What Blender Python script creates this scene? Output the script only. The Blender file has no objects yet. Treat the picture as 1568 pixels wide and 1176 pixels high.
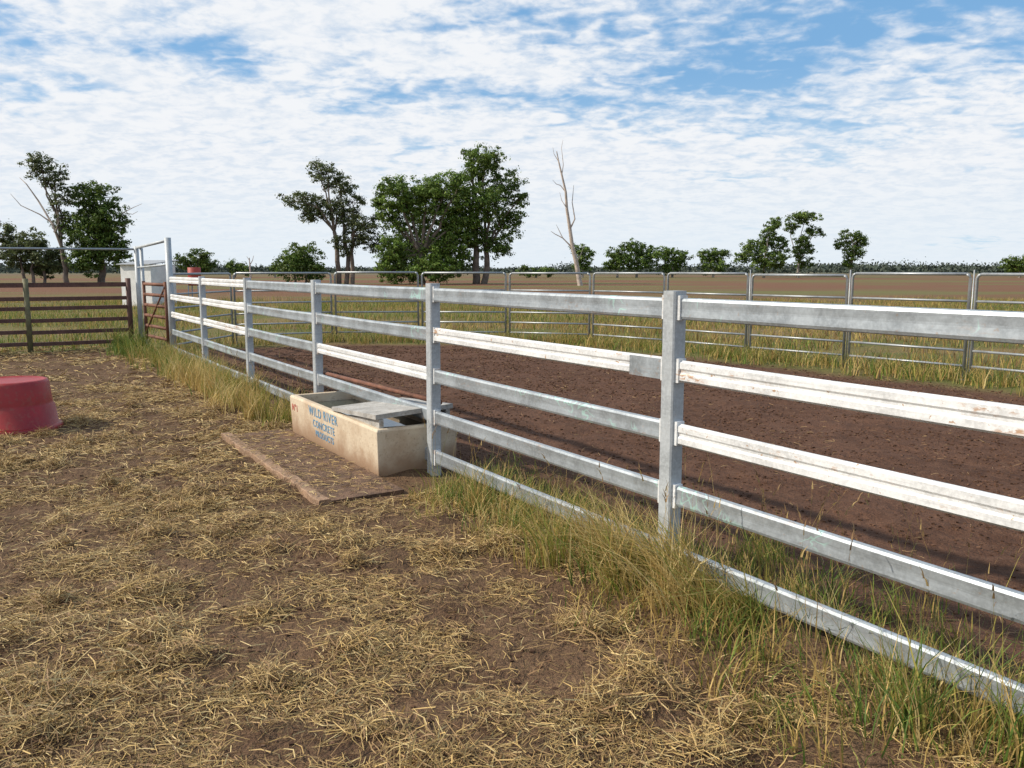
import bpy, math, random
import numpy as np
from mathutils import Vector, Matrix
random.seed(7); rng=np.random.default_rng(7)
scene=bpy.context.scene
scene.view_settings.view_transform='Standard'; scene.view_settings.look='None'
scene.view_settings.exposure=0; scene.view_settings.gamma=1

# ---------------------------------------------------------------- helpers
def link(o):
    scene.collection.objects.link(o); return o
def new_mat(name):
    m=bpy.data.materials.new(name); m.use_nodes=True
    nt=m.node_tree; nt.nodes.clear()
    return m,nt
def L(nt,a,b): nt.links.new(a,b)
def mixc(nt,fac,a,b,mode='MIX'):
    n=nt.nodes.new('ShaderNodeMix'); n.data_type='RGBA'; n.blend_type=mode
    for i,v in ((0,fac),(6,a),(7,b)):
        if isinstance(v,bpy.types.NodeSocket): nt.links.new(v,n.inputs[i])
        else: n.inputs[i].default_value=v if i==0 else (*v,1) if len(v)==3 else v
    return n.outputs[2]
def math_(nt,op,a,b=None,c=None,clamp=False):
    n=nt.nodes.new('ShaderNodeMath'); n.operation=op; n.use_clamp=clamp
    for i,v in enumerate((a,b,c)):
        if v is None: continue
        if isinstance(v,bpy.types.NodeSocket): nt.links.new(v,n.inputs[i])
        else: n.inputs[i].default_value=v
    return n.outputs[0]
def mapr(nt,v,a,b,c=0.,d=1.,smooth=True):
    n=nt.nodes.new('ShaderNodeMapRange')
    if smooth: n.interpolation_type='SMOOTHSTEP'
    nt.links.new(v,n.inputs[0])
    for i,x in zip((1,2,3,4),(a,b,c,d)): n.inputs[i].default_value=x
    return n.outputs[0]
def noise(nt,vec,scale,detail=4,rough=.55,dist=0.,scl=None,rot=None):
    if scl is not None or rot is not None:
        m=nt.nodes.new('ShaderNodeMapping'); nt.links.new(vec,m.inputs[0])
        if scl: m.inputs['Scale'].default_value=scl
        if rot: m.inputs['Rotation'].default_value=rot
        vec=m.outputs[0]
    n=nt.nodes.new('ShaderNodeTexNoise'); nt.links.new(vec,n.inputs['Vector'])
    n.inputs['Scale'].default_value=scale; n.inputs['Detail'].default_value=detail
    n.inputs['Roughness'].default_value=rough; n.inputs['Distortion'].default_value=dist
    return n.outputs['Fac']
def finish(nt,col,rough=.8,metal=0.,bump=None,bstr=.3,bdist=.01,spec=.5):
    p=nt.nodes.new('ShaderNodeBsdfPrincipled')
    if isinstance(col,bpy.types.NodeSocket): nt.links.new(col,p.inputs['Base Color'])
    else: p.inputs['Base Color'].default_value=(*col,1)
    for k,v in (('Roughness',rough),('Metallic',metal),('Specular IOR Level',spec)):
        if isinstance(v,bpy.types.NodeSocket): nt.links.new(v,p.inputs[k])
        else: p.inputs[k].default_value=v
    if bump is not None:
        b=nt.nodes.new('ShaderNodeBump'); b.inputs['Strength'].default_value=bstr
        b.inputs['Distance'].default_value=bdist
        nt.links.new(bump,b.inputs['Height']); nt.links.new(b.outputs[0],p.inputs['Normal'])
    o=nt.nodes.new('ShaderNodeOutputMaterial'); nt.links.new(p.outputs[0],o.inputs[0])
    return p
def wpos(nt): return nt.nodes.new('ShaderNodeNewGeometry').outputs['Position']

def vn(x,y,seed=0.):
    xi=np.floor(x); yi=np.floor(y); fx=x-xi; fy=y-yi
    fx=fx*fx*(3-2*fx); fy=fy*fy*(3-2*fy)
    def h(a,b):
        s=np.sin(a*127.1+b*311.7+seed*74.7)*43758.5453
        return s-np.floor(s)
    return (h(xi,yi)*(1-fx)+h(xi+1,yi)*fx)*(1-fy)+(h(xi,yi+1)*(1-fx)+h(xi+1,yi+1)*fx)*fy
def fbm(x,y,seed=0.,o=4):
    r=0;a=.5;t=0
    for i in range(o):
        r=r+a*vn(x*2**i+i*13.1,y*2**i+i*7.7,seed+i); t+=a; a*=.5
    return r/t
def sstep(x,a,b):
    t=np.clip((x-a)/(b-a),0,1); return t*t*(3-2*t)

def quad_mesh(name,V,Q,mats,matidx=None,col=None,smooth=False):
    V=np.asarray(V,dtype=np.float32); Q=np.asarray(Q,dtype=np.int32)
    me=bpy.data.meshes.new(name)
    me.vertices.add(len(V)); me.vertices.foreach_set('co',V.ravel())
    me.loops.add(Q.size); me.loops.foreach_set('vertex_index',Q.ravel())
    me.polygons.add(len(Q)); me.polygons.foreach_set('loop_start',np.arange(0,Q.size,4,dtype=np.int32))
    if matidx is not None: me.polygons.foreach_set('material_index',np.asarray(matidx,dtype=np.int32))
    for m in mats: me.materials.append(m)
    me.update(calc_edges=True)
    me.polygons.foreach_set('use_smooth',np.full(len(Q),smooth))
    if col is not None:
        a=me.color_attributes.new('Col','FLOAT_COLOR','POINT')
        c=np.ones((len(V),4),dtype=np.float32); c[:,:3]=col
        a.data.foreach_set('color',c.ravel())
    o=bpy.data.objects.new(name,me); return link(o)

class MB:
    def __init__(s): s.v=[];s.f=[];s.m=[];s.sm=[]
    def add(s,vs,fs,mi=0,sm=False):
        b=len(s.v); s.v+= [tuple(v) for v in vs]
        for f in fs: s.f.append(tuple(i+b for i in f)); s.m.append(mi); s.sm.append(sm)
    def box(s,x0,x1,y0,y1,z0,z1,mi=0,M=None):
        vs=[Vector((x,y,z)) for z in (z0,z1) for y in (y0,y1) for x in (x0,x1)]
        if M: vs=[M@v for v in vs]
        s.add(vs,[(0,2,3,1),(4,5,7,6),(0,1,5,4),(2,6,7,3),(0,4,6,2),(1,3,7,5)],mi)
    def prism_x(s,prof,x0,x1,mi=0,y=0,z=0,sag=0,n=1):
        k=len(prof); vs=[]
        for j in range(n+1):
            t=j/n; x=x0+(x1-x0)*t
            for p in prof: vs.append((x,y+p[0],z+p[1]-sag*4*t*(1-t)))
        fs=[]
        for j in range(n):
            for i in range(k):
                a=j*k+i; b=j*k+(i+1)%k
                fs.append((a,b,b+k,a+k))
        fs.append(tuple(range(k))[::-1]); fs.append(tuple(range(n*k,n*k+k)))
        s.add(vs,fs,mi)
    def tube(s,pts,rad,seg=10,mi=0,cap=True,sm=True):
        pts=[Vector(p) for p in pts]; n=len(pts)
        if not hasattr(rad,'__len__'): rad=[rad]*n
        vs=[]
        for i,p in enumerate(pts):
            d=(pts[min(i+1,n-1)]-pts[max(i-1,0)]).normalized()
            up=Vector((0,0,1)) if abs(d.z)<.9 else Vector((0,1,0))
            a=d.cross(up).normalized(); b=a.cross(d).normalized()
            for k in range(seg):
                t=2*math.pi*k/seg
                vs.append(p+(a*math.cos(t)+b*math.sin(t))*rad[i])
        fs=[]
        for i in range(n-1):
            for k in range(seg):
                fs.append((i*seg+k,i*seg+(k+1)%seg,(i+1)*seg+(k+1)%seg,(i+1)*seg+k))
        s.add(vs,fs,mi,sm)
        if cap:
            b=len(s.v)-len(vs)
            s.f.append(tuple(b+k for k in range(seg))[::-1]); s.m.append(mi); s.sm.append(False)
            s.f.append(tuple(b+(n-1)*seg+k for k in range(seg))); s.m.append(mi); s.sm.append(False)
    def obj(s,name,mats,parent=None,M=None):
        me=bpy.data.meshes.new(name); me.from_pydata(s.v,[],s.f)
        for m in mats: me.materials.append(m)
        me.polygons.foreach_set('material_index',s.m); me.polygons.foreach_set('use_smooth',s.sm)
        me.update()
        o=link(bpy.data.objects.new(name,me))
        if parent: o.parent=parent
        if M is not None: o.matrix_world=M
        return o
def empty(name,M=None):
    o=link(bpy.data.objects.new(name,None)); o.empty_display_size=.3
    if M is not None: o.matrix_world=M
    return o

# ---------------------------------------------------------------- materials
def mat_galv(name,base,metal,rough,marks=0.,rust=0.,streak=.35):
    m,nt=new_mat(name); p=wpos(nt)
    a=noise(nt,p,4,6,.7); b=noise(nt,p,55,3,.65); st=noise(nt,p,2.2,5,.7,scl=(1,1,26))
    c=mixc(nt,mapr(nt,a,.35,.65),tuple(x*.76 for x in base),base)
    c=mixc(nt,mapr(nt,b,.38,.68,0,.45),c,tuple(min(1,x*1.28) for x in base))
    c=mixc(nt,mapr(nt,st,.50,.68,0,streak),c,tuple(x*.55 for x in base))
    if rust>0:
        r=noise(nt,p,1.6,5,.7,scl=(1,1,5)); r2=noise(nt,p,22,4,.65,scl=(1,1,2.5))
        rf=math_(nt,'MULTIPLY',mapr(nt,r,.54,.66,0,rust),mapr(nt,r2,.5,.6))
        c=mixc(nt,rf,c,(.40,.19,.06))
        pt=noise(nt,p,38,2,.5); c=mixc(nt,mapr(nt,pt,.68,.74,0,rust),c,(.38,.20,.08))
    if marks>0:
        r=noise(nt,p,1.7,2,.5,.5); r2=noise(nt,p,7,1,.5,1.2)
        rf=math_(nt,'MULTIPLY',mapr(nt,r,.60,.66,0,marks),mapr(nt,math_(nt,'ABSOLUTE',math_(nt,'SUBTRACT',r2,.5)),.04,.015))
        c=mixc(nt,rf,c,(.45,.68,.63))
    finish(nt,c,mapr(nt,a,.3,.7,rough-.08,rough+.12),metal,b,.10,.002)
    return m
M_galv=mat_galv('galvanised_steel',(.40,.44,.47),.55,.42,.75,.3,.35)
M_post=mat_galv('galvanised_post',(.42,.45,.47),.15,.5,0,.12,.25)
M_white=mat_galv('weathered_zinc',(.72,.73,.73),.12,.45,.0,.8,.35)
M_pipe=mat_galv('galvanised_pipe',(.36,.38,.39),.5,.45)
def mat_simple(name,base,rough=.8,metal=0,var=.3,scale=8,bump=.3,bd=.01,alt=None):
    m,nt=new_mat(name); p=wpos(nt)
    a=noise(nt,p,scale,6,.62); b=noise(nt,p,scale*7,3,.6)
    c=mixc(nt,mapr(nt,a,.3,.7),tuple(x*(1-var) for x in base),tuple(x*(1+var) for x in base))
    if alt: c=mixc(nt,mapr(nt,b,.5,.68,0,.8),c,alt)
    finish(nt,c,rough,metal,b,bump,bd); return m
M_rust=mat_simple('rusty_steel',(.15,.06,.035),.75,.1,.35,9,alt=(.24,.11,.06))
M_darkrail=mat_simple('brown_painted_steel',(.085,.038,.03),.6,.1,.3,6,alt=(.14,.065,.045))
M_red=mat_simple('red_plastic',(.28,.011,.012),.45,0,.2,3,.05,.004,alt=(.25,.04,.03))
M_concrete_dirty=mat_simple('dirty_concrete',(.25,.155,.095),.9,0,.35,5,.8,.015,alt=(.36,.25,.16))
M_greylid=mat_simple('grey_concrete_lid',(.36,.35,.33),.8,0,.25,6,.4,.006,alt=(.24,.21,.17))
M_blue=mat_simple('blue_paint',(.07,.24,.42),.7,0,.3,30,.1,alt=(.2,.34,.42))
M_redp=mat_simple('red_paint',(.45,.05,.04),.7,0,.3,30,.1)
M_deadwood=mat_simple('dead_wood',(.42,.35,.30),.9,0,.3,3)
M_shed=mat_simple('white_cladding',(.68,.68,.66),.6,0,.1,3)
M_roof=mat_simple('grey_roofing',(.35,.36,.37),.5,.3,.1,3)
M_reddrum=mat_simple('red_drum_paint',(.34,.045,.03),.6,0,.2,3)
m,nt=new_mat('cream_concrete'); p=wpos(nt)
a=noise(nt,p,3.5,6,.65); b=noise(nt,p,40,4,.6)
sx=nt.nodes.new('ShaderNodeSeparateXYZ'); L(nt,p,sx.inputs[0])
c=mixc(nt,mapr(nt,a,.35,.7),(.60,.51,.38),(.46,.35,.24))
low=math_(nt,'ADD',sx.outputs[2],math_(nt,'MULTIPLY',a,-.25))
c=mixc(nt,mapr(nt,low,-.1,.14,.9,0),c,(.27,.16,.09))
c=mixc(nt,mapr(nt,b,.55,.7,0,.6),c,(.30,.22,.15))
finish(nt,c,.85,0,b,.5,.006); M_cream=m
m,nt=new_mat('trough_water'); p=wpos(nt)
finish(nt,(.05,.06,.05),.04,0,noise(nt,p,6,2),.05,.01); M_water=m

def mat_leaf(name,trans=.3,rough=.6,spec=.3):
    m,nt=new_mat(name)
    at=nt.nodes.new('ShaderNodeAttribute'); at.attribute_name='Col'
    p=nt.nodes.new('ShaderNodeBsdfPrincipled'); L(nt,at.outputs['Color'],p.inputs['Base Color'])
    p.inputs['Roughness'].default_value=rough; p.inputs['Specular IOR Level'].default_value=spec
    o=nt.nodes.new('ShaderNodeOutputMaterial')
    if trans>0:
        t=nt.nodes.new('ShaderNodeBsdfTranslucent'); L(nt,at.outputs['Color'],t.inputs[0])
        mx=nt.nodes.new('ShaderNodeMixShader'); mx.inputs[0].default_value=trans
        L(nt,p.outputs[0],mx.inputs[1]); L(nt,t.outputs[0],mx.inputs[2]); L(nt,mx.outputs[0],o.inputs[0])
    else: L(nt,p.outputs[0],o.inputs[0])
    return m
M_leaf=mat_leaf('eucalypt_leaves',.3); M_grass=mat_leaf('grass_blades',.3); M_straw=mat_leaf('straw',0,.6,.3)
M_clod=mat_leaf('soil_clod',0,.95,.1); M_far=mat_leaf('distant_leaves',0,.9,.1)
M_bark=mat_simple('bark',(.16,.125,.10),.9,0,.35,1.5)
M_paleb=mat_simple('pale_bark',(.30,.26,.22),.9,0,.35,1.5)

# ---------------------------------------------------------------- layout
A0=np.array([.863,4.4]); T=np.array([.5343,-.8453]); NR=np.array([.8453,.5343])
SP=2.839
def along(x,y): return (x-A0[0])*T[0]+(y-A0[1])*T[1]
def side(x,y): return (x-A0[0])*NR[0]+(y-A0[1])*NR[1]
far_line=[(-6.72,16.4),(-6.35,18.9),(-4.25,19.8),(-2.2,19.95),(-.1,19.8),(1.83,19.1),(3.25,17.6),(4.55,15.95),(5.83,14.4),(7.05,12.75),(8.2,11.05),(9.3,9.3),(10.3,7.5),(11.2,5.6)]
def dist_far(x,y):
    d=np.full(np.shape(x),1e9)
    for (a,b),(c,e) in zip(far_line[1:-1],far_line[2:]):
        ux,uy=c-a,e-b; l=ux*ux+uy*uy
        t=np.clip(((x-a)*ux+(y-b)*uy)/l,0,1)
        d=np.minimum(d,np.hypot(x-a-t*ux,y-b-t*uy))
    return d
def inside_arena(x,y):
    poly=[(A0[0]+T[0]*9,A0[1]+T[1]*9)]+far_line+[(12,2),(12,-3.5)]
    ins=np.zeros(np.shape(x),bool); n=len(poly)
    for i in range(n):
        x1,y1=poly[i]; x2,y2=poly[(i+1)%n]
        if y1==y2: continue
        c=((y1>y)!=(y2>y))&(x<(x2-x1)*(y-y1)/(y2-y1)+x1)
        ins^=c
    return ins
def arena_mask(x,y):
    s=side(x,y); ins=inside_arena(x,y)
    e=(fbm(x*1.3,y*1.3,5)-.5)*.9
    return ins*sstep(s+e*.6,.15,.6)*sstep(dist_far(x,y)+e,.5,1.3)
def ground_h(x,y):
    ar=arena_mask(x,y)
    near=np.exp(-(np.hypot(x,y)/30)**2)
    h=(fbm(x*.9,y*.9,1)-.5)*.07+(fbm(x*3.5,y*3.5,2)-.5)*.035
    h=h+ar*((fbm(x*2.4,y*2.4,3)-.5)*.03+(fbm(x*7,y*7,4,3)-.5)*.035)
    h=h+(1-ar)*sstep(fbm(x*2.2,y*2.2,9),.5,.72)*.03
    return h*near

def axis(a,b,step,lo,hi):
    c=list(np.arange(a,b+1e-6,step)); s=step; v=b
    while v<hi: s*=1.13; v+=s; c.append(v)
    s=step; v=a; pre=[]
    while v>lo: s*=1.13; v-=s; pre.append(v)
    return np.array(pre[::-1]+c)
xs=axis(-8,9,.065,-3500,3500); ys=axis(1.5,19,.065,-80,5000)
X,Y=np.meshgrid(xs,ys); Z=ground_h(X,Y)
nx,ny=len(xs),len(ys)
idx=np.arange(nx*ny).reshape(ny,nx)
Q=np.stack([idx[:-1,:-1],idx[:-1,1:],idx[1:,1:],idx[1:,:-1]],-1).reshape(-1,4)
ar=arena_mask(X,Y); s=side(X,Y); df=dist_far(X,Y)
outside=(~inside_arena(X,Y))&(s>0)|((Y>18.6)&(s<=0))|((s<=0)&(Y> 17.6+(X+9)*.65)&(X<-8.2))
pad=np.maximum(outside*1., (s>0)*(1-sstep(df,.5,1.4)))
strip=np.exp(-((s+.15)/.45)**2)
zc=np.stack([ar,pad,strip],-1).reshape(-1,3)
m,nt=new_mat('ground_soil'); p=wpos(nt)
at=nt.nodes.new('ShaderNodeAttribute'); at.attribute_name='Col'
sc=nt.nodes.new('ShaderNodeSeparateColor'); L(nt,at.outputs['Color'],sc.inputs[0])
sp=nt.nodes.new('ShaderNodeSeparateXYZ'); L(nt,p,sp.inputs[0])
n1=noise(nt,p,.8,3,.6); n2=noise(nt,p,6,5,.65); n3=noise(nt,p,45,3,.65); n4=noise(nt,p,130,2,.6)
dirt=mixc(nt,mapr(nt,n1,.3,.7),(.092,.052,.031),(.150,.090,.054))
dirt=mixc(nt,mapr(nt,n2,.4,.7,0,.6),dirt,(.19,.12,.07))
dirt=mixc(nt,mapr(nt,n3,.5,.68,0,.6),dirt,(.25,.165,.08))
dirt=mixc(nt,mapr(nt,n4,.55,.4,0,.6),dirt,(.05,.03,.018))
arena=mixc(nt,mapr(nt,n1,.3,.7),(.078,.039,.024),(.118,.061,.039))
arena=mixc(nt,mapr(nt,n2,.4,.7,0,.7),arena,(.15,.080,.050))
arena=mixc(nt,mapr(nt,n3,.55,.72,0,.5),arena,(.20,.12,.07))
arena=mixc(nt,mapr(nt,n4,.52,.35,0,.6),arena,(.045,.023,.015))
g1=noise(nt,p,.25,3,.65,scl=(.35,1,1)); g2=noise(nt,p,2.0,3,.7)
pad_=mixc(nt,mapr(nt,g1,.42,.60),(.12,.125,.038),(.20,.145,.065))
pad_=mixc(nt,mapr(nt,g2,.45,.68,0,.5),pad_,(.12,.08,.042))
f1=noise(nt,p,.045,4,.65,scl=(.3,1,1))
far=mixc(nt,mapr(nt,f1,.46,.57),(.165,.085,.050),(.14,.13,.05))
pad_=mixc(nt,mapr(nt,sp.outputs[1],34,62),pad_,far)
pad_=mixc(nt,mapr(nt,sp.outputs[1],160,420),pad_,(.13,.12,.075))
c=mixc(nt,sc.outputs[0],dirt,arena)
c=mixc(nt,sc.outputs[1],c,pad_)
bn=noise(nt,p,9,5,.72)
finish(nt,c,.95,0,bn,.9,.06,.15)
V=np.stack([X.ravel(),Y.ravel(),Z.ravel()],-1)
quad_mesh('ground',V,Q,[m],col=zc,smooth=True)

# ---------------------------------------------------------------- steel rail fence
ang=math.atan2(T[1],T[0])
MF=Matrix.Translation((A0[0],A0[1],0))@Matrix.Rotation(ang,4,'Z')
fence=empty('steel_rail_fence',MF)
prof=[(-.004,-.0575),(-.021,-.046),(-.021,-.016),(-.0135,-.006),(-.0135,.006),(-.021,.016),(-.021,.046),(-.004,.0575),
      (.004,.0575),(.021,.046),(.021,.016),(.0135,.006),(.0135,-.006),(.021,-.016),(.021,-.046),(.004,-.0575)]
flat=[(-.004,-.0575),(-.015,-.053),(-.0205,-.040),(-.0185,-.005),(-.0185,.005),(-.0205,.040),(-.015,.053),(-.004,.0575),
      (.004,.0575),(.015,.053),(.0205,.040),(.0185,.005),(.0185,-.005),(.0205,-.040),(.015,-.053),(.004,-.0575)]
RZ=[1.503,1.172,.835,.490,.150]
bays={2:'gwwgg',1:'gwwgg',0:'gwggg',-1:'ggwgg',-2:'ggggg',-3:'wwwgg',-4:'wwwgg'}
for i in range(2,-5,-1):
    x=i*SP
    mb=MB(); top=1.59; w=.046
    rr=[(-w,-w+.008),(-w+.008,-w),(w-.008,-w),(w,-w+.008),(w,w-.008),(w-.008,w),(-w+.008,w),(-w,w-.008)]
    vs=[(a,b,z) for z in (-.15,top) for a,b in rr]
    mb.add(vs,[(k,(k+1)%8,8+(k+1)%8,8+k) for k in range(8)]+[tuple(range(8,16))])
    for z in RZ:   # rail lugs welded on the post
        mb.box(-w-.022,-w-.0005,-.027,.027,z-.064,z+.064,1)
        mb.box(w+.0005,w+.022,-.027,.027,z-.064,z+.064,1)
    o=mb.obj('post',[M_post,M_white],fence)
    o.location=(x,0,0); o.rotation_euler=(random.uniform(-.006,.006),random.uniform(-.006,.006),0)
for b,pat in bays.items():
    xr=b*SP; xl=(b-1)*SP
    for z,c in zip(RZ,pat):
        mb=MB(); j=random.uniform(-.008,.008)
        mb.prism_x(prof if c=='w' else flat,xl+.062,xr-.062,0,0,z+j,random.uniform(0,.006),8)
        mb.obj('rail',[M_white if c=='w' else M_galv],fence)
mb=MB(); mb.box(-.33,-.07,-.0255,-.0225,RZ[1]-.058,RZ[1]+.052); mb.obj('splice_plate',[M_galv],fence)
mb=MB(); mb.tube([(-2*SP+.03,.075,.55),(-SP-.02,.075,.60)],.022); mb.obj('rusty_pipe',[M_rust],fence)

# gate frame at the far corner
mb=MB(); Fp=Vector((-6.72,16.4,0)); Gp=Vector((-8.15,18.2,0))
mb.tube([Fp,Fp+Vector((0,0,2.32))],.062,14,0)
mb.tube([Gp,Gp+Vector((0,0,2.2))],.05,12,0)
mb.tube([Gp+Vector((.18,-.16,0)),Gp+Vector((.18,-.16,2.16))],.035,12,0)
mb.tube([Gp+Vector((0,0,2.17)),Fp+Vector((0,0,2.27))],.03,10,0)
mb.tube([Gp+Vector((0,0,1.75)),Fp+Vector((0,0,1.80))],.018,10,0)
mb.obj('gate_frame',[M_post])
mb=MB()
mb.tube([Gp+Vector((0,0,2.14)),Vector((-11.5,16.1,2.12)),Vector((-16,13.1,2.16))],.022,8,0)
mb.tube([(-16,13.1,0),(-16,13.1,2.2)],.04,8,0)
mb.obj('overhead_pipe',[M_pipe])
mb=MB()
g0=Gp+Vector((.25,-.3,0)); g1_=Fp+Vector((-.2,.25,0))
for z in (.3,.52,.74,.96,1.18,1.4): mb.tube([g0+Vector((0,0,z)),g1_+Vector((0,0,z))],.035,8,0)
for q in (g0,g1_): mb.tube([q+Vector((0,0,.22)),q+Vector((0,0,1.46))],.035,8,0)
mb.tube([g0+Vector((0,-.04,.35)),g1_+Vector((0,-.04,1.35))],.02,6,0)
mb.obj('rusty_gate',[M_rust])

# brown cattle-yard fence
pts=[(-8.35,18.15),(-10.0,17.15),(-11.75,16.1),(-13.5,15.0),(-15.2,13.95)]
mb=MB()
for i,(x,y) in enumerate(pts):
    mb.tube([(x,y,-.1),(x,y,1.52)],.055,10,1 if i!=1 else 2)
for (a,b),(c_,d) in zip(pts[:-1],pts[1:]):
    for z in (.18,.42,.66,.90,1.12,1.40):
        dz=random.uniform(-.015,.015)
        h=.05 if z<1.3 else .06
        dx,dy=c_-a,d-b; l=math.hypot(dx,dy)
        M=Matrix.Translation((a,b,z+dz))@Matrix.Rotation(math.atan2(dy,dx),4,'Z')
        mb.box(.05,l-.05,-.025,.025,-h,h*.6,0,M)
mb.obj('brown_yard_fence',[M_darkrail,M_darkrail,mat_simple('olive_post',(.13,.12,.06),.7)])

# portable panel fence at the far side of the arena
mb=MB()
for i,((a,b),(c_,d)) in enumerate(zip(far_line[:-1],far_line[1:])):
    P=Vector((a,b,0)); R=Vector((c_,d,0)); u=(R-P).normalized()
    P2=P+u*.05; R2=R-u*.05; ht=1.62+random.uniform(-.02,.02)
    for q,sgn in ((P2,1),(R2,-1)):
        mb.tube([q+Vector((0,0,.0)),q+Vector((0,0,ht-.06)),q+u*sgn*.02+Vector((0,0,ht-.02)),q+u*sgn*.06+Vector((0,0,ht))],.024,8,0)
        mb.box(-.06,.06,-.05,.05,-.01,.012,0,Matrix.Translation(q))
    mb.tube([P2+u*.06+Vector((0,0,ht)),R2-u*.06+Vector((0,0,ht))],.024,8,0)
    for z in (.22,.46,.70,.95,1.22): mb.tube([P2+Vector((0,0,z)),R2+Vector((0,0,z))],.019,8,0)
    if i>5:
        mb.tube([R+Vector((0,0,.0)),R+Vector((0,0,1.70))],.012,6,0)
mb.obj('portable_panel_fence',[M_pipe])

# ---------------------------------------------------------------- water trough
tr=empty('water_trough',MF)
mb=MB()
x0,x1,y0,y1,h=-5.27,-2.96,-.46,.30,.40; w=.07; tp=.02
def ring(x0,x1,y0,y1,z): return [(x0,y0,z),(x1,y0,z),(x1,y1,z),(x0,y1,z)]
rings=[ring(x0+tp,x1-tp,y0+tp,y1-tp,-.05),ring(x0+.004,x1-.004,y0+.004,y1-.004,h-.02),ring(x0+.014,x1-.014,y0+.014,y1-.014,h),
       ring(x0+w,x1-w,y0+w,y1-w,h),ring(x0+w+.03,x1-w-.03,y0+w+.03,y1-w-.03,.08)]
vs=sum(rings,[]); fs=[]
for r in range(4):
    for k in range(4): fs.append((r*4+k,r*4+(k+1)%4,r*4+4+(k+1)%4,r*4+4+k))
fs.append((16,17,18,19)); mb.add(vs,fs,0)
body=mb.obj('trough_body',[M_cream],tr)
bm=body.modifiers.new('b','BEVEL'); bm.width=.008; bm.segments=2; bm.limit_method='ANGLE'
mb=MB(); mb.add(ring(x0+w+.005,x1-w-.005,y0+w+.005,y1-w-.005,.31),[(0,1,2,3)]); mb.obj('water',[M_water],tr)
mb=MB()
lx0,lx1=-4.05,-3.02
mb.add([(lx0,y0+.02,h+.006),(lx1,y0+.02,h+.075),(lx1,y1-.02,h+.11),(lx0,y1-.02,h+.03),
        (lx0,y0+.02,h+.04),(lx1,y0+.02,h+.115),(lx1,y1-.02,h+.15),(lx0,y1-.02,h+.07)],
       [(0,3,2,1),(4,5,6,7),(0,1,5,4),(1,2,6,5),(2,3,7,6),(3,0,4,7)])
mb.add([(lx0+.3,y0+.05,h+.001),(lx1,y0+.05,h+.001),(lx1,y0+.05,h+.073),(lx0+.3,y0+.09,h+.001),(lx1,y0+.09,h+.001),(lx1,y0+.09,h+.073)],
       [(0,1,2),(3,5,4),(0,2,5,3),(1,4,5,2)])
mb.add([(lx0+.3,y1-.09,h+.001),(lx1,y1-.09,h+.001),(lx1,y1-.09,h+.105),(lx0+.3,y1-.05,h+.001),(lx1,y1-.05,h+.001),(lx1,y1-.05,h+.105)],
       [(0,1,2),(3,5,4),(0,2,5,3),(1,4,5,2)])
mb.obj('valve_cover',[M_greylid],tr)
def text(s,x,z,size,mat,name,ext=.0006,off=.001):
    cu=bpy.data.curves.new(name,'FONT'); cu.body=s; cu.size=size; cu.extrude=ext; cu.offset=off
    cu.space_character=1.2
    o=link(bpy.data.objects.new(name,cu)); cu.materials.append(mat); o.parent=tr
    lean=math.atan2(.016,.43)
    yy=y0+.004+ (h-.02-z)/ .43*.016 -.0025
    o.matrix_local=Matrix.Translation((x,yy,z))@Matrix.Rotation(math.pi/2+lean,4,'X')
    return o
text('WILD RIVER',-4.66,.285,.125,M_blue,'lettering_top')
text('CONCRETE',-4.56,.180,.10,M_blue,'lettering_mid')
text('PRODUCTS',-4.50,.09,.085,M_blue,'lettering_low')
text('N°1',-5.20,.25,.10,M_redp,'lettering_red')

# concrete apron
mb=MB()
ax0,ax1,ay0,ay1=-5.30,-2.40,-1.16,-.48
mb.box(ax0,ax1,ay0+.10,ay1,-.1,.034,0)
n=60; rr=[]
for k in range(n+1):
    t=k/n; x=ax0-.02+(ax1-ax0+.04)*t; e=.006*math.sin(k*.31)+.003*math.sin(k*1.3)+random.uniform(-.004,.004)
    rr.append([(x,ay0+e,-.1),(x,ay0+e+.002,.050+e*.5),(x,ay0+e+.01,.056+e*.6),(x,ay0+.085+e*.5,.055+e*.5),(x,ay0+.105+e,.030)])
vs=sum(rr,[]); fs=[]
for k in range(n):
    for j in range(4): fs.append((k*5+j,k*5+j+1,k*5+j+6,k*5+j+5))
fs.append((0,1,2,3,4)[::-1]); fs.append(tuple(n*5+j for j in range(5)))
mb.add(vs,fs,1)
mb.obj('concrete_apron',[mat_simple('muddy_slab',(.12,.068,.042),.95,0,.4,6,.8,.02,alt=(.20,.125,.07)),M_concrete_dirty],None,MF)

# ---------------------------------------------------------------- red feed tub (upside down)
mb=MB(); seg=48
pr=[(.475,-.03),(.485,.0),(.485,.035),(.455,.05),(.44,.055),(.415,.25),(.40,.26),(.395,.29),(.375,.50),(.36,.525),(.33,.532),(.31,.52),(.29,.518),(.0,.515)]
vs=[];fs=[]
for r,z in pr:
    for k in range(seg):
        t=2*math.pi*k/seg; vs.append((r*math.cos(t),r*math.sin(t),z))
for i in range(len(pr)-1):
    for k in range(seg): fs.append((i*seg+k,i*seg+(k+1)%seg,(i+1)*seg+(k+1)%seg,(i+1)*seg+k))
mb.add(vs,fs,0,True)
mb.obj('feed_tub',[M_red],None,Matrix.Translation((-5.36,8.75,.01)))

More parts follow.
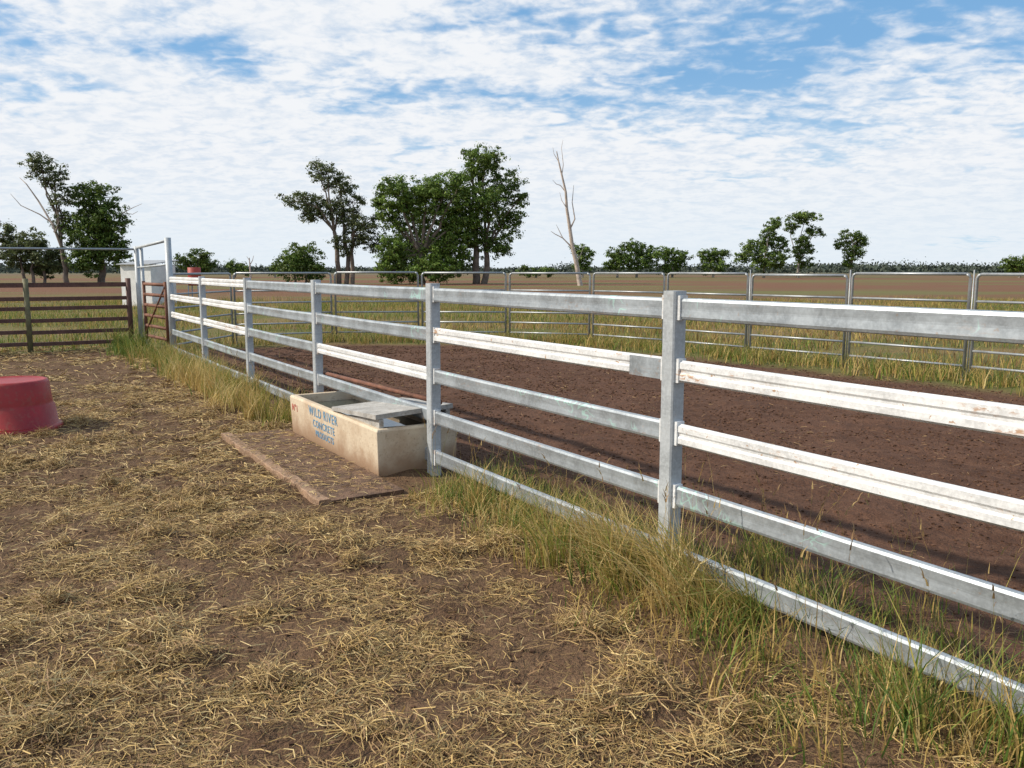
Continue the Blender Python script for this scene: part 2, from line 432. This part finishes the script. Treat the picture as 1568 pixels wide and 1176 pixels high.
# ---------------------------------------------------------------- blades generator
def blades(P,h,lean,w,col,K=3,droop=.25):
    n=len(P); V=np.zeros((n,(K+1)*2,3)); a=rng.uniform(0,math.pi,n)
    wd=np.stack([np.cos(a),np.sin(a),np.zeros(n)],-1)*w[:,None]*.5
    C=np.zeros((n,(K+1)*2,3))
    for k in range(K+1):
        t=k/K
        c=P.copy(); c[:,2]+=h*(t-droop*t**3*np.minimum(1.5,np.hypot(lean[:,0],lean[:,1])/np.maximum(h,.01)))
        c[:,:2]+=lean*t**1.8
        ww=wd*(1-.9*t**1.5)
        V[:,2*k]=c-ww; V[:,2*k+1]=c+ww
        C[:,2*k]=C[:,2*k+1]=col
    base=(np.arange(n)*(K+1)*2)[:,None]
    q=np.concatenate([base+np.array([2*k,2*k+1,2*k+3,2*k+2]) for k in range(K)],1).reshape(-1,4)
    return V.reshape(-1,3),q,C.reshape(-1,3)
def pal(n,cols,wts,var=.25):
    cols=np.array(cols); i=rng.choice(len(cols),n,p=np.array(wts)/sum(wts))
    return cols[i]*(1+rng.uniform(-var,var,(n,1)))
GREEN=(.085,.145,.025); LG=(.17,.22,.04); YG=(.32,.28,.07); DRY=(.46,.32,.11); PALE=(.58,.45,.20); BRN=(.22,.13,.06)
parts=[]
def put(x,y,h,leanm,w,cols,wts,bias=(0,0),K=3,droop=.25):
    n=len(x); P=np.stack([x,y,ground_h(x,y)-.01],-1)
    a=rng.uniform(0,2*math.pi,n); lm=rng.uniform(0.1,1,n)*leanm*h
    lean=np.stack([np.cos(a)*lm+bias[0]*h,np.sin(a)*lm+bias[1]*h],-1)
    parts.append(blades(P,h,lean,w,pal(n,cols,wts),K,droop))
def fl(a,s): return A0[0]+a*T[0]+s*NR[0], A0[1]+a*T[1]+s*NR[1]
def tufts(nt_,arange,srange,per,hr,cols,wts,spread=.07,bias=(0,0),leanm=.6,w=.006,smode=None,bvar=.22,droop=.3):
    ta=rng.uniform(*arange,nt_); ts=rng.uniform(*srange,nt_) if smode is None else rng.normal(srange[0],srange[1],nt_)
    th=rng.uniform(*hr,nt_)
    for i in range(nt_):
        n=int(per*rng.uniform(.4,1.6)); sp_=spread*rng.uniform(.5,1.4)
        a=ta[i]+rng.normal(0,sp_,n); s_=ts[i]+rng.normal(0,sp_,n)
        ok=~((a>-5.35)&(a<-2.9)&(s_>-.52)&(s_<.36)); ok&=~((a>-5.3)&(a<-2.4)&(s_>-1.18)&(s_<.3))
        a=a[ok]; s_=s_[ok]
        if len(a)==0: continue
        h=th[i]*rng.uniform(.35,1.1,len(a)); x,y=fl(a,s_)
        wt=np.array(wts)*rng.uniform(.03,1,len(wts))**2
        b=(bias[0]+rng.normal(0,bvar),bias[1]+rng.normal(0,bvar))
        put(x,y,h,leanm,rng.uniform(.6,1.4,len(x))*w,cols,wt,b,droop=droop)
def stalks(n,ar_,sr,hr):
    a=rng.uniform(*ar_,n); s_=rng.uniform(*sr,n); x,y=fl(a,s_)
    P=np.stack([x,y,ground_h(x,y)],-1); h=rng.uniform(*hr,n)
    lean=rng.normal(0,.22,(n,2))*h[:,None]; w=np.full(n,.0035)
    parts.append(blades(P,h,lean,w,pal(n,[DRY,YG,PALE],[4,2,2]),3,0))
    for j in range(3):
        t=.84+.06*j; B=P.copy(); B[:,2]+=h*t; B[:,:2]+=lean*t**1.8
        parts.append(blades(B,rng.uniform(.03,.055,n),lean*.12+rng.normal(0,.012,(n,2)),np.full(n,.009),pal(n,[BRN,(.38,.27,.11),(.30,.19,.09)],[1,2,1]),2,0))
# along the fence, near bays
tufts(110,(-2.8,4.),(-.06,.2),30,(.12,.38),[GREEN,LG,YG,DRY,PALE],[3,3,3,5,2],smode=1,w=.0065,leanm=.75)
tufts(26,(-.55,.75),(-.12,.12),62,(.30,.58),[LG,YG,DRY,PALE],[1,2,6,5],bias=(-.45,0.1),smode=1,w=.0075,leanm=.7)
tufts(20,(1.2,3.6),(-.12,.15),45,(.32,.60),[GREEN,LG,YG,DRY,PALE],[3,3,2,4,2],smode=1,w=.007,leanm=.8)
tufts(40,(-2.7,-.5),(-.08,.18),32,(.14,.36),[LG,YG,DRY,PALE,GREEN],[2,2,4,2,3],smode=1,leanm=.8)
tufts(100,(-.2,3.6),(-.85,.1),26,(.07,.28),[GREEN,LG,YG,DRY,BRN],[2,2,2,6,2],leanm=1.)
tufts(55,(.0,3.6),(.1,.8),28,(.12,.42),[GREEN,LG,YG,DRY],[4,3,2,3],leanm=.8)
tufts(60,(-2.4,.5),(-.65,-.1),28,(.05,.18),[LG,YG,DRY,PALE],[1,2,6,3],leanm=1.2)
tufts(28,(-2.6,.5),(.1,.6),28,(.12,.36),[GREEN,LG,YG,DRY],[3,2,2,3],leanm=.7)
stalks(120,(-.4,3.8),(-.35,.7),(.35,.72)); stalks(60,(-2.7,.2),(-.3,.4),(.3,.5)); stalks(120,(-13.5,-5.8),(-.5,.3),(.3,.65))
# far bays
tufts(110,(-14.2,-5.6),(-.25,.22),38,(.18,.48),[GREEN,LG,YG,DRY,PALE],[2,3,3,6,2],w=.009,smode=1)
tufts(45,(-14.2,-10.5),(-.40,.3),34,(.2,.5),[GREEN,LG,YG,DRY],[3,3,3,3],w=.01,smode=1)
tufts(40,(-10.5,-5.7),(-.55,.16),48,(.2,.52),[YG,DRY,PALE],[3,4,2],w=.009,smode=1)
tufts(26,(-16.2,-14.2),(-.5,.35),45,(.25,.7),[GREEN,LG,YG],[3,3,2],w=.012,smode=1)
def finish_parts(name,mat):
    global parts
    off=0; Vs=[];Qs=[];Cs=[]
    for v,q,c in parts: Vs.append(v);Qs.append(q+off);Cs.append(c);off+=len(v)
    quad_mesh(name,np.concatenate(Vs),np.concatenate(Qs),[mat],col=np.clip(np.concatenate(Cs),0,1)); parts=[]
finish_parts('fence_grass',M_grass)
n=42000
x=rng.uniform(-30,30,n); y=rng.uniform(7,46,n)
s_=side(x,y); ins=inside_arena(x,y); d=dist_far(x,y)
ok=((s_>0)&(~ins))|((s_>0)&ins&(d<.9))|((s_<=0)&(y>18.8)&(x<-5))|((s_<=0)&(x<-8.3)&(y>17.6+(x+9)*.65))
ok&=(fbm(x*.35,y*.5,21)>.44)&(np.abs(x)<y*.72+2)
x,y=x[ok],y[ok]; n=len(x)
k=4; x=np.repeat(x,k)+rng.normal(0,.1,n*k); y=np.repeat(y,k)+rng.normal(0,.1,n*k)
gm=sstep(fbm(x*.22,y*.3,71),.42,.62); pick=rng.random(n*k)<gm
for msk,wt in ((pick,[3,4,3,2,1]),(~pick,[1,1,3,5,4])):
    m_=int(msk.sum())
    put(x[msk],y[msk],rng.uniform(.08,.34,m_)*(.4+1.2*fbm(x[msk]*.3,y[msk]*.3,4)),.8,rng.uniform(.012,.026,m_),[GREEN,LG,YG,DRY,BRN],wt,K=2)
for (a,b),(c_,d_) in zip(far_line[1:-1],far_line[2:]):
    m_=40; t=rng.uniform(0,1,m_); px=a+(c_-a)*t+rng.normal(0,.3,m_); py=b+(d_-b)*t+rng.normal(0,.3,m_)
    px=np.repeat(px,26)+rng.normal(0,.08,m_*26); py=np.repeat(py,26)+rng.normal(0,.08,m_*26)
    put(px,py,rng.uniform(.08,.36,m_*26),.8,rng.uniform(.009,.016,m_*26),[GREEN,LG,YG,DRY,PALE],[2,3,4,5,2],K=2)
finish_parts('paddock_grass',M_grass)

# straw litter
def straw(x,y,ln,w,z,cols,wts,tilt=.25):
    n=len(x); a=rng.uniform(0,2*math.pi,n); d=np.stack([np.cos(a),np.sin(a)],-1)
    bend=rng.normal(0,.22,n); pz=rng.normal(0,tilt,n)
    gz=ground_h(x,y)+z
    V=np.zeros((n,6,3)); c=pal(n,cols,wts,.3)
    roll=rng.uniform(-1,1,n)
    for k,t in enumerate((-1,0,1)):
        cx=x+d[:,0]*ln*t*.5-d[:,1]*bend*ln*(t*t); cy=y+d[:,1]*ln*t*.5+d[:,0]*bend*ln*(t*t)
        cz=gz+np.maximum(-z*.6, pz*ln*t*.5)+ (1-t*t)*ln*.06
        ww=w*.5*(1 if k<2 else .5)
        V[:,2*k]=np.stack([cx-d[:,1]*ww,cy+d[:,0]*ww,cz+roll*ww],-1)
        V[:,2*k+1]=np.stack([cx+d[:,1]*ww,cy-d[:,0]*ww,cz-roll*ww],-1)
    b=(np.arange(n)*6)[:,None]
    q=np.concatenate([b+np.array([0,1,3,2]),b+np.array([2,3,5,4])],1).reshape(-1,4)
    return V.reshape(-1,3),q,np.repeat(c,6,0)
def scatter(n,xr,yr,keep):
    x=rng.uniform(*xr,n); y=rng.uniform(*yr,n); k=keep(x,y)>rng.uniform(0,1,n); return x[k],y[k]
def yard(x,y):
    s_=side(x,y); a=along(x,y)
    dn=sstep(fbm(x*2.6,y*2.6,9),.40,.66)*.78+.10
    dn=dn*(.35+.65*sstep(fbm(x*.8,y*.8,33),.34,.58))
    on=(s_<-.1)&(np.abs(x)<y*.70+.6)
    on&=~((a>-5.3)&(a<-2.4)&(s_>-1.18))
    return on*dn
SC=[(.37,.25,.095),(.54,.41,.19),(.27,.17,.07),BRN,(.44,.30,.11)]; SW=[4,2,4,3,3]
x,y=scatter(210000,(-4.6,3.2),(2.2,6.2),yard); n=len(x)
parts.append(straw(x,y,rng.uniform(.025,.12,n),rng.uniform(.0016,.0038,n),rng.uniform(.001,.022,n),SC,SW))
x,y=scatter(160000,(-9,0),(6.2,12),yard); n=len(x)
parts.append(straw(x,y,rng.uniform(.05,.15,n),rng.uniform(.003,.006,n),rng.uniform(.002,.025,n),SC,SW))
x,y=scatter(45000,(-13,-2),(12,18),yard); n=len(x)
parts.append(straw(x,y,rng.uniform(.08,.2,n),rng.uniform(.006,.01,n),rng.uniform(.004,.03,n),SC,SW))
a_=rng.uniform(-5.28,-2.45,1100); s2=rng.uniform(-1.15,-.5,1100); x,y=fl(a_,s2)
parts.append(straw(x,y,rng.uniform(.03,.1,1100),rng.uniform(.003,.005,1100),np.where(s2<-1.05,.066,.042)-ground_h(x,y),SC,SW,.05))
hx=rng.uniform(-6.5,1.4,190); hy=rng.uniform(2.6,10.5,190)
k=(side(hx,hy)<-.5)&~((along(hx,hy)>-5.5)&(along(hx,hy)<-2.2)&(side(hx,hy)>-1.5)); hx,hy=hx[k],hy[k]
for cx,cy in zip(hx,hy):
    r=random.uniform(.04,.13); n=int(280*r/.1)
    ddx=rng.normal(0,r,n); ddy=rng.normal(0,r*.7,n); hh=.08*np.exp(-(ddx**2+ddy**2)/(2*r*r))
    parts.append(straw(cx+ddx,cy+ddy,rng.uniform(.04,.15,n),rng.uniform(.002,.0042,n),hh*rng.uniform(0,1.1,n)+.003,SC,SW,.45))
def arn(x,y): return (side(x,y)>.2)*inside_arena(x,y)*(.10+.5*sstep(fbm(x*1.1,y*1.1,44),.5,.7))
x,y=scatter(34000,(-6,10),(2.5,19),arn); n=len(x)
parts.append(straw(x,y,rng.uniform(.03,.09,n),rng.uniform(.002,.005,n),rng.uniform(.003,.02,n),[(.33,.22,.09),(.26,.17,.08),BRN],[2,3,4]))
finish_parts('straw_litter',M_straw)

# soil clods
def clods(x,y,r,col):
    n=len(x); cube=np.array([(a,b,c) for c in (-1,1) for b in (-1,1) for a in (-1,1)],float)*.62
    V=cube[None]*r[:,None,None]*(1+rng.uniform(-.4,.4,(n,8,3)))*np.array([1.15,1.,.7])
    a=rng.uniform(0,6.28,n); ca,sa=np.cos(a)[:,None],np.sin(a)[:,None]
    xx=V[...,0]*ca-V[...,1]*sa; yy=V[...,0]*sa+V[...,1]*ca
    V[...,0]=xx+x[:,None]; V[...,1]=yy+y[:,None]; V[...,2]+= (ground_h(x,y)+r*.1)[:,None]
    q=np.array([(0,2,3,1),(4,5,7,6),(0,1,5,4),(2,6,7,3),(0,4,6,2),(1,3,7,5)])
    Q=((np.arange(n)*8)[:,None,None]+q[None]).reshape(-1,4)
    return V.reshape(-1,3),Q,np.repeat(col,8,0)
x,y=scatter(60000,(-5,10),(2.5,18.5),lambda x,y:(arena_mask(x,y)>.5)*(.2+.8*sstep(fbm(x*2,y*2,55),.4,.65))); n=len(x)
parts.append(clods(x,y,rng.uniform(.004,.02,n)*(.6+.03*y),pal(n,[(.09,.047,.029),(.13,.072,.045),(.065,.035,.022)],[3,3,2],.2)))
x,y=scatter(16000,(-6,3),(2.3,11),lambda x,y:(side(x,y)<-.2)*.5); n=len(x)
parts.append(clods(x,y,rng.uniform(.003,.014,n),pal(n,[(.10,.055,.034),(.14,.085,.055),(.07,.04,.026)],[3,3,2],.2)))
finish_parts('soil_clods',M_clod)

# ---------------------------------------------------------------- trees
def tube_np(pts,rad,seg=7):
    pts=np.array(pts,float); n=len(pts); V=[]
    for i in range(n):
        d=pts[min(i+1,n-1)]-pts[max(i-1,0)]; d/=np.linalg.norm(d)+1e-9
        up=np.array([0,1,0.]) if abs(d[1])<.9 else np.array([1,0,0.])
        a=np.cross(d,up); a/=np.linalg.norm(a); b=np.cross(d,a)
        t=np.arange(seg)*2*math.pi/seg
        V.append(pts[i]+(np.cos(t)[:,None]*a+np.sin(t)[:,None]*b)*rad[i])
    V=np.concatenate(V); Q=[]
    for i in range(n-1):
        for k in range(seg): Q.append((i*seg+k,i*seg+(k+1)%seg,(i+1)*seg+(k+1)%seg,(i+1)*seg+k))
    return V,np.array(Q)
def curve(p,q,n=6,wob=.06):
    p=np.array(p,float); q=np.array(q,float); l=np.linalg.norm(q-p); out=[]
    o=rng.normal(0,wob*l,3)
    for i in range(n+1):
        t=i/n; b=p+(q-p)*t+o*math.sin(math.pi*t); b[2]+=.12*l*math.sin(math.pi*t)*.5
        out.append(b+rng.normal(0,.012*l,3)*(0<i<n))
    return out
LEAFC=[(.055,.100,.016),(.085,.140,.022),(.120,.175,.030),(.16,.21,.05)]
OLIVE=[(.065,.085,.030),(.090,.115,.040),(.120,.145,.052),(.16,.18,.075)]
def tree(name,x,y,sc,lobes,tr=.3,leaf=.3,dens=1.,depth=.8,cols=LEAFC,tone=1.,bark=M_bark,stems=1,bare=(),gap=0.,fork=.25,grow=1.1,rcm=.5):
    Vs=[];Qs=[];Ms=[];Cs=[];off=0
    def addp(V,Q,mi,C):
        nonlocal off
        Vs.append(V);Qs.append(Q+off);Ms.append(np.full(len(Q),mi));Cs.append(C);off+=len(V)
    top=max(l[1]+l[3]*.3 for l in lobes)*sc
    bases=[np.array([(k-(stems-1)/2)*.9,rng.normal(0,.4),-.2]) for k in range(stems)]
    forks=[]
    cxm=np.mean([l[0] for l in lobes])*sc
    for k in range(stems):
        f=np.array([cxm*.25+bases[k][0]*1.3,bases[k][1],top*fork*(1+.3*rng.random())])
        t=tr*(1-.25*k/stems)
        V,Q=tube_np(curve(bases[k],f,5,.04),np.linspace(t*1.15,t*.8,6),9); addp(V,Q,0,np.full((len(V),3),.2)); forks.append((f,t*.75))
    L_V=[];L_C=[]
    for (dx,dz,rx,rz) in lobes:
        rx*=grow; rz*=grow
        c=np.array([dx*sc,rng.normal(0,.35)*rx*sc+rng.uniform(-1,1)*rx*sc*depth*.4,dz*sc]); R=np.array([rx*sc,rx*sc*depth,rz*sc])
        f,ft=min(forks,key=lambda q:abs(q[0][0]-c[0]))
        V,Q=tube_np(curve(f,c,6),np.linspace(ft*.7,ft*.22,7),7); addp(V,Q,0,np.full((len(V),3),.2))
        rc=max(rcm,min(R)*.25)
        ncl=int(6.5*dens*(R[0]*R[2]+R[0]*R[1]+R[1]*R[2])/3/(rc*rc)*.85)+5
        d=rng.normal(size=(ncl,3)); d/=np.linalg.norm(d,axis=1)[:,None]
        cc=c+d*R*(rng.uniform(.15,1.15,(ncl,1))**.55)*.97
        cc+= rng.normal(0,.12,(ncl,3))*R
        keep=rng.random(ncl)>gap; cc=cc[keep]; ncl=len(cc)
        for j in range(0,ncl,max(1,ncl//7)):
            V,Q=tube_np(curve(c,cc[j],3),np.linspace(ft*.22,ft*.07,4),5); addp(V,Q,0,np.full((len(V),3),.2))
        npl=int(32*dens*(rc/.7)**1.2*(.3/leaf)**1.5)+10
        n=ncl*npl
        cen=np.repeat(cc,npl,0); dd=rng.normal(size=(n,3)); rr_=rc*rng.uniform(.6,1.25,ncl)
        P=cen+dd*np.repeat(rr_,npl)[:,None]*np.array([.55,.55,.34])
        nrm=dd+rng.normal(0,.6,(n,3))+np.array([0,0,.6]); nrm/=np.linalg.norm(nrm,axis=1)[:,None]
        r=rng.normal(size=(n,3)); u=np.cross(nrm,r); u/=np.linalg.norm(u,axis=1)[:,None]; v=np.cross(nrm,u)
        sz=(rng.uniform(.5,1.1,n)*leaf)[:,None]*.6
        q=np.stack([P-u*sz*1.3,P-v*sz*.65,P+u*sz*1.3,P+v*sz*.65],1)
        tint=np.repeat(rng.uniform(.65,1.4,ncl),npl)[:,None]
        col=pal(n,cols,[3,4,3,1],.25)*tint*tone
        L_V.append(q.reshape(-1,3)); L_C.append(np.repeat(col,4,0))
    LV=np.concatenate(L_V); addp(LV,np.arange(len(LV)).reshape(-1,4),1,np.concatenate(L_C))
    for (pts,r0,r1) in bare:
        pts=[(a*sc,rng.normal(0,.3),b*sc) for a,b in pts]
        V,Q=tube_np(pts,np.linspace(r0,r1,len(pts)),5); addp(V,Q,2,np.full((len(V),3),.2))
    o=quad_mesh(name,np.concatenate(Vs),np.concatenate(Qs),[bark,M_leaf,M_deadwood],np.concatenate(Ms),np.concatenate(Cs))
    o.location=(x,y,0); return o
S1=.0782
tree('gum_tree',-10.5,98,S1,[(-32,132,30,22),(-42,98,20,20),(5,92,42,38),(-22,42,40,32),(35,132,34,28),(30,50,40,36),(-45,52,20,20),(8,138,24,20),(52,90,26,30),(-42,22,24,18),(8,22,34,18),(-20,115,20,18),(-62,120,10,8),(55,150,12,10)],.42,.24,1.0,.8,tone=1.35)
tree('gum_tree',-3.9,101,S1,[(12,186,28,17),(34,150,28,24),(42,98,24,28),(-12,92,30,32),(30,62,20,18),(-15,140,24,24),(-38,50,28,34),(-8,168,16,14),(14,120,26,24),(5,62,18,16),(-14,196,10,8),(62,128,10,14)],.42,.24,.95,.8,stems=2,bark=M_bark,gap=.12,tone=1.1)
tree('gum_tree',-19.9,100,S1,[(-22,164,24,16),(-8,145,20,18),(-66,122,24,14),(-42,118,18,18),(-15,112,20,20),(5,102,20,20),(32,86,20,20),(46,62,16,16),(12,122,16,14),(-2,62,14,18),(-52,104,14,10),(20,70,18,16),(-38,176,8,7),(50,100,9,9)],.28,.22,.85,.8,stems=3,gap=.22,cols=OLIVE,fork=.35)
tree('wattle_bush',-24.8,98,S1,[(0,40,26,20),(-14,24,20,18),(16,22,18,18)],.15,.24,1.,.8,tone=1.05,stems=2)
tree('gum_tree',-53.2,100,S1,[(-24,182,20,11),(-6,164,16,14),(-38,168,12,10),(-2,130,16,16),(-20,150,12,10),(-8,100,18,18)],.28,.24,.8,.8,gap=.25,
     bare=[([(0,30),(-15,90),(-38,125),(-52,150),(-65,160)],.16,.03),([(-15,90),(-35,105),(-62,118),(-75,135)],.1,.02)],cols=OLIVE)
tree('gum_tree',-50.0,101,S1,[(0,128,30,24),(28,92,24,30),(-15,88,28,32),(30,48,24,24),(-12,40,28,24),(5,70,28,30)],.4,.26,1.,.8,tone=.95,
     bare=[([(30,90),(45,108),(60,115),(72,122)],.08,.02),([(45,108),(58,106),(68,110)],.05,.02)])
tree('wattle_bush',-58.2,102,S1,[(-30,45,28,20),(0,62,24,18),(25,38,25,20),(-48,75,20,18),(0,28,30,18)],.2,.28,.9,.8,stems=3,gap=.05,cols=OLIVE)
tree('gum_tree',-64.0,96,S1,[(-15,130,22,20),(5,120,16,16),(-20,95,25,22),(0,80,14,14)],.3,.3,.9,.8)
S2=.1415
X2=lambda k:(k-784)*S2
for k,lob,kw in [
 (890,[(-5,42,12,9),(8,34,12,10),(0,20,14,12)],{}),
 (945,[(-2,36,14,10),(8,26,14,10),(-8,18,14,10)],{}),
 (975,[(-8,46,14,9),(12,42,14,10),(22,28,14,12),(0,24,20,13)],{}),
 (1032,[(-10,38,16,9),(12,32,16,10),(0,18,22,12)],{}),
 (1095,[(-12,33,13,9),(10,36,14,9),(0,18,20,12)],{}),
 (1163,[(12,80,11,8),(2,68,9,8),(-25,42,15,12),(6,52,14,11),(25,50,12,13),(0,26,26,14),(-34,30,10,9)],{}),
 (1222,[(5,90,24,7),(-14,76,11,8),(20,70,12,9),(2,56,12,10),(-4,38,12,12),(14,40,10,10),(8,22,12,10)],dict(gap=.18)),
 (1305,[(-7,66,11,7),(-14,50,13,9),(12,52,13,8),(4,60,9,7),(0,36,15,10),(-6,24,10,8)],dict(gap=.18)),
 (300,[(-18,26,14,10),(8,32,15,11),(20,22,12,10),(0,16,22,10)],dict(tone=.9)),
 (360,[(0,16,12,9),(14,12,10,8)],{}),
 (420,[(0,12,10,7)],{}),
 (820,[(-14,10,14,7),(14,9,14,6)],dict(tone=.9)),
 (1560,[(-10,22,14,9),(10,26,16,10),(0,14,20,9)],{})]:
    tree('gum_tree',X2(k),180+rng.uniform(-4,4),S2,lob,.26,.38,.85,.8,bark=M_paleb,grow=1.08,rcm=.62,**kw)
def dead(name,x,y,sc,lines):
    Vs=[];Qs=[];off=0
    for pts,r0,r1 in lines:
        P=[(a*sc,rng.normal(0,.1),b*sc) for a,b in pts]
        V,Q=tube_np(P,np.linspace(r0,r1,len(P)),7); Vs.append(V);Qs.append(Q+off);off+=len(V)
    o=quad_mesh(name,np.concatenate(Vs),np.concatenate(Qs),[M_deadwood],smooth=True); o.location=(x,y,0)
dead('dead_tree',7.4,90,.0705,[
 ([(0,-3),(-3,15),(-7,35),(-13,58),(-17,85),(-22,115),(-24,140),(-30,165),(-35,185),(-38,200)],.30,.045),
 ([(-10,50),(-18,62),(-28,72),(-40,78),(-46,82)],.10,.02),([(-28,72),(-34,84),(-38,92)],.05,.015),
 ([(-17,85),(-10,100),(-14,125),(-12,150)],.10,.02),([(-24,140),(-32,150),(-38,152),(-44,158)],.06,.015),
 ([(-30,165),(-28,180),(-31,205),(-29,216)],.05,.012),([(-22,115),(-30,128),(-33,140)],.05,.015),([(-7,35),(0,48),(4,60)],.07,.02),([(-35,185),(-42,196),(-44,206)],.04,.012)])
dead('dead_tree',-56.,179,.1415,[([(0,-2),(0,14),(-1,30)],.22,.1),([(0,20),(4,26),(6,33)],.1,.04),([(-1,26),(-5,32)],.08,.03)])

# distant tree line
n=3600; th=rng.uniform(-.72,.72,n); r=rng.uniform(420,900,n)
x=np.sin(th)*r; y=np.cos(th)*r
hh=(1.2+5.5*vn(x*.02,r*.004,3)**2.+5*vn(x*.11,r*.01,8)**4)*(r/560)
npl=20; cen=np.stack([x,y,hh*.45],-1); cen=np.repeat(cen,npl,0); H=np.repeat(hh,npl)
m_=len(cen); P=cen+rng.normal(size=(m_,3))*np.stack([1.2+H*.35,1.2+H*.35,H*.24],-1); P[:,2]=np.maximum(P[:,2],.1)
nr=rng.normal(size=(m_,3)); nr/=np.linalg.norm(nr,axis=1)[:,None]; u=np.cross(nr,rng.normal(size=(m_,3))); u/=np.linalg.norm(u,axis=1)[:,None]; v=np.cross(nr,u)
sz=rng.uniform(.5,1.1,m_)[:,None]
q=np.stack([P-u*sz,P-v*sz*.7,P+u*sz,P+v*sz*.7],1).reshape(-1,3)
quad_mesh('distant_treeline',q,np.arange(len(q)).reshape(-1,4),[M_far],col=np.repeat(pal(m_,[(.065,.080,.062),(.085,.10,.08),(.05,.065,.052)],[1,1,1]),4,0))

# small shed and red drum behind the yards
sh=MB(); sh.box(-.9,.9,-.8,.8,0,1.95,0)
sh.add([(-1,-.95,1.93),(1,-.95,1.93),(1,.95,2.12),(-1,.95,2.12),(-1,-.95,1.97),(1,-.95,1.97),(1,.95,2.17),(-1,.95,2.17)],[(0,3,2,1),(4,5,6,7),(0,1,5,4),(1,2,6,5),(2,3,7,6),(3,0,4,7)],1)
sh.box(-.4,.3,-.806,-.801,.05,1.75,2)
sh.obj('white_shed',[M_shed,M_roof,M_shed],None,Matrix.Translation((-17.4,40,0))@Matrix.Rotation(-.35,4,'Z'))
dm=MB(); prd=[(.28,.95),(.30,.96),(.30,1.24),(.31,1.25),(.30,1.26),(.30,1.52),(.31,1.53),(.30,1.54),(.30,1.8),(.28,1.81)]
dm.tube([(0,0,z) for _,z in prd],[r for r,_ in prd],20,0)
for a in (-.25,.25):
    for b in (-.25,.25): dm.tube([(a,b,0),(a*.9,b*.9,.95)],.03,6,1)
dm.obj('red_drum_on_stand',[M_reddrum,M_pipe],None,Matrix.Translation((-15.2,40,0)))

# ---------------------------------------------------------------- world
w=bpy.data.worlds.new('World'); scene.world=w; w.use_nodes=True
try: w.cycles.sampling_method='MANUAL'; w.cycles.sample_map_resolution=256
except Exception: pass
nt=w.node_tree; nt.nodes.clear()
el=math.radians(38); az=math.atan2(-.99,-.08)
sky=nt.nodes.new('ShaderNodeTexSky'); sky.sky_type='NISHITA'; sky.sun_disc=False
sky.sun_elevation=el; sky.sun_rotation=az%(2*math.pi); sky.air_density=1.0; sky.dust_density=.6; sky.ozone_density=1.5
tc=nt.nodes.new('ShaderNodeTexCoord'); sp=nt.nodes.new('ShaderNodeSeparateXYZ'); L(nt,tc.outputs['Generated'],sp.inputs[0])
zz=math_(nt,'ADD',math_(nt,'MAXIMUM',sp.outputs[2],0.),.20)
cb=nt.nodes.new('ShaderNodeCombineXYZ'); L(nt,math_(nt,'DIVIDE',sp.outputs[0],zz),cb.inputs[0]); L(nt,math_(nt,'DIVIDE',sp.outputs[1],zz),cb.inputs[1])
P=cb.outputs[0]
big=noise(nt,P,.95,3,.55,.6)
mid=noise(nt,P,3.2,3,.55,.5,scl=(.7,1.3,1),rot=(0,0,.5))
rip=noise(nt,P,13,2,.5,.6,scl=(.75,1.0,1),rot=(0,0,.6))
fine=noise(nt,P,30,3,.65,.3)
cov=math_(nt,'ADD',math_(nt,'MULTIPLY',big,1.7),math_(nt,'MULTIPLY',mid,.8))
# ripple strength itself varies over the sky so the deck is not uniform
ripamp=mapr(nt,mid,.35,.65,.95,.45)
cov=math_(nt,'ADD',cov,math_(nt,'MULTIPLY',math_(nt,'SUBTRACT',rip,.5),ripamp))
cov=math_(nt,'ADD',cov,math_(nt,'MULTIPLY',math_(nt,'SUBTRACT',fine,.5),.30))
cov=math_(nt,'ADD',cov,math_(nt,'MULTIPLY',sp.outputs[0],-.22))
cov=math_(nt,'ADD',cov,mapr(nt,sp.outputs[2],.0,.22,.60,0))
f=mapr(nt,cov,.93,1.42,.0,1.)
bl=nt.nodes.new('ShaderNodeVectorMath'); bl.operation='SCALE'; L(nt,sky.outputs[0],bl.inputs[0]); bl.inputs['Scale'].default_value=.12
blue=mixc(nt,.65,bl.outputs[0],(.20,.47,.82))
blue=mixc(nt,mapr(nt,sp.outputs[2],.0,.24,.85,0),blue,(.62,.79,.92))
shade=math_(nt,'ADD',math_(nt,'MULTIPLY',rip,.6),math_(nt,'MULTIPLY',fine,.4))
cl=mixc(nt,mapr(nt,shade,.36,.60),(.73,.80,.89),(.90,.92,.95))
cl=mixc(nt,mapr(nt,sp.outputs[2],.0,.14,.85,0),cl,(.78,.86,.93))
c=mixc(nt,f,blue,cl)
c=mixc(nt,mapr(nt,sp.outputs[2],-.02,.0,1,0),c,(.25,.2,.15))
bg=nt.nodes.new('ShaderNodeBackground'); L(nt,c,bg.inputs[0]); bg.inputs[1].default_value=1.0
o=nt.nodes.new('ShaderNodeOutputWorld'); L(nt,bg.outputs[0],o.inputs[0])

sun=bpy.data.lights.new('sun','SUN'); sun.energy=4.8; sun.angle=math.radians(1.5); sun.color=(1,.91,.78)
so=link(bpy.data.objects.new('sun',sun))
ts=Vector((math.sin(az)*math.cos(el),math.cos(az)*math.cos(el),math.sin(el)))
so.rotation_euler=(-ts).to_track_quat('-Z','Y').to_euler(); so.location=(-20,-5,20)

cam=bpy.data.cameras.new('camera'); cam.sensor_width=17.3; cam.lens=14; cam.clip_end=8000; cam.clip_start=.05
co=link(bpy.data.objects.new('camera',cam)); co.location=(0,0,1.7)
co.rotation_euler=(math.radians(90-7.85),0,0)
scene.camera=co
